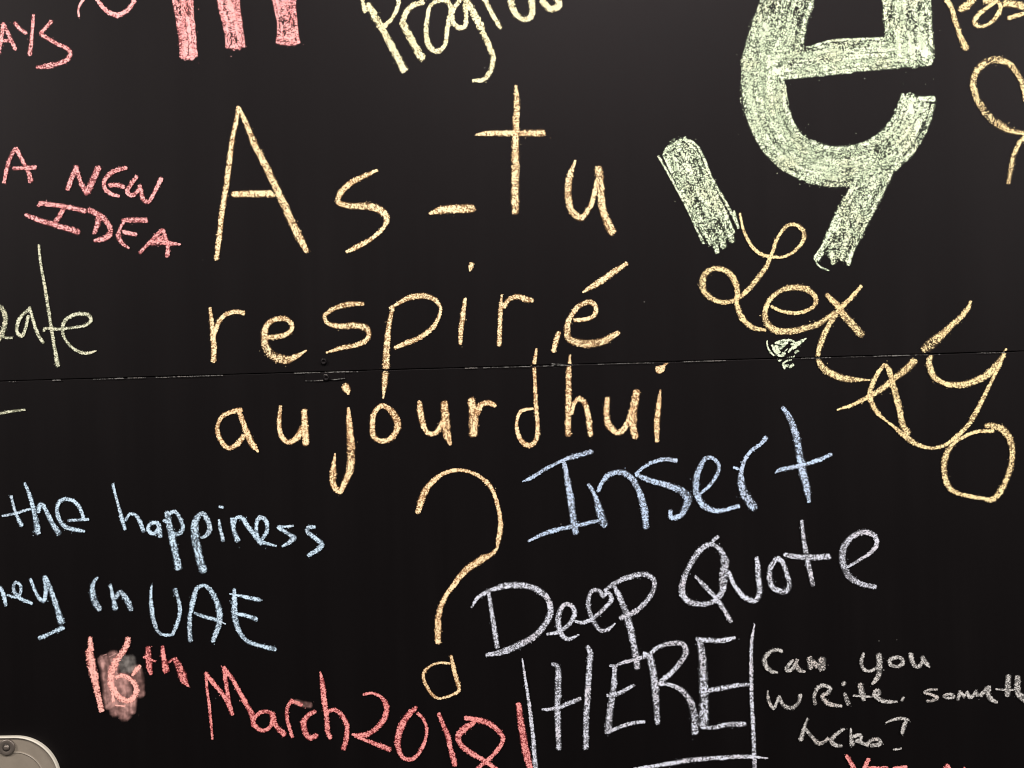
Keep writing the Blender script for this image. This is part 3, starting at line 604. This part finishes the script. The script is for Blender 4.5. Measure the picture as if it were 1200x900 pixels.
def loft(name, rings, mat, parent, cap=True, smooth=False):
    v, f = [], []
    n = len(rings[0][0])
    for pts, y in rings: v += [(x, y, z) for x, z in pts]
    for j in range(len(rings) - 1):
        for i in range(n):
            a, b = j * n + i, j * n + (i + 1) % n
            f.append((a, b, b + n, a + n))
    if cap: f.append(tuple((len(rings) - 1) * n + i for i in range(n)))
    return link_mesh(name, v, f, mat, parent, smooth)
cx, cz = board_xz(381, 441.5); cz -= BOARD_BASE
pl = loft('joining_plate', [(rounded(cx, cz, .047, .0085, .0008, 3), 0.0), (rounded(cx, cz, .047, .0085, .0008, 3), -0.0007), (rounded(cx, cz, .0462, .0077, .0006, 3), -0.0010)], M_BOARD, board)
for px, py in ((379.5, 424), (382.5, 443)):
    sx, sz = board_xz(px, py); sz -= BOARD_BASE
    hd = disc('screw', sx, sz, [(.0036, 0), (.0036, .0009), (.0031, .0015), (.0018, .0017), (.0014, .0009), (.0001, .0008)], M_BOARD, pl, -0.0008)
c = Chalk()
c.stroke([(358, 446.4, 1.1), (368, 446.2, 1.4), (379, 445.6, 1.2)], 0.36, widen=1.0, dust=True)  # highlights along the plate's lower edge, drawn as grey dust strokes
c.stroke([(389, 445.0, 1.2), (398, 444.2, 1.3), (405, 443.4, 0.9)], 0.34, widen=1.0, dust=True)
c.stroke([(379, 439.6, 1.4), (382, 439.2, 2.0), (385, 439.4, 1.4)], 0.40, widen=1.0, dust=True)
c.stroke([(377, 421.2, 1.2), (380, 420.8, 1.8), (382, 421.1, 1.2)], 0.36, widen=1.0, dust=True)  # highlight on the upper screw head, drawn in the dust colour
c.build('chalk_dust', CH['dust'], 'grey chalk dust and drawn highlights on the painted joining plate and screws', board)['kind'] = 'stuff'

# ------------------------------------------------------------------ taupe metal cover at the bottom left
W, Hh, RAD = 0.215, 0.200, 0.052
ox, oz = board_xz(71.5 - 107.5, 862.5 + 100)
cov = thing('metal_cover', 'taupe metal cover with a bright rounded rim and one screw at the bottom left', 'metal cover', (ox, 0, oz - Hh / 2))
lz = Hh / 2
def rr(inset): return rounded(0, lz, W - 2 * inset, Hh - 2 * inset, RAD - inset if RAD > inset else 0.002, 18)
cov.rotation_euler = (0, TH * 0.5, 0)
loft('plate', [(rr(.0012), -0.0005), (rr(.0012), -0.0035), (rr(.0175), -0.0035), (rr(.0179), -0.0044), (rr(.0184), -0.0048), (rr(.0189), -0.0047), (rr(.0196), -0.0040), (rr(.030), -0.0040)], M_TAUPE, cov)
loft('rim', [(rr(0), -0.0004), (rr(0), -0.0046), (rr(.0004), -0.0054), (rr(.0010), -0.0057), (rr(.0016), -0.0054), (rr(.0018), -0.0030)], M_RIM, cov, cap=False)
def cover_local(px, py):
    x, z = board_xz(px, py); d = Vector((x - ox, 0, z - (oz - Hh / 2)))
    d = Matrix.Rotation(-TH * 0.5, 3, 'Y') @ d
    return d.x, d.z
sx, sz = cover_local(10.5, 874.0)
sc = disc('screw', sx, sz, [(.0094, 0), (.0094, .0020), (.0088, .0027), (.0080, .0029), (.0052, .0030), (.0044, .0024), (.0034, .0022), (.0030, .0034), (.0022, .0042), (.0010, .0045)], M_SCREW, cov, -0.0037)
disc('screw_recess', sx, sz, [(.0051, 0), (.0050, .0003), (.0034, .0002)], M_SOCKET, sc, -0.0060, 24)
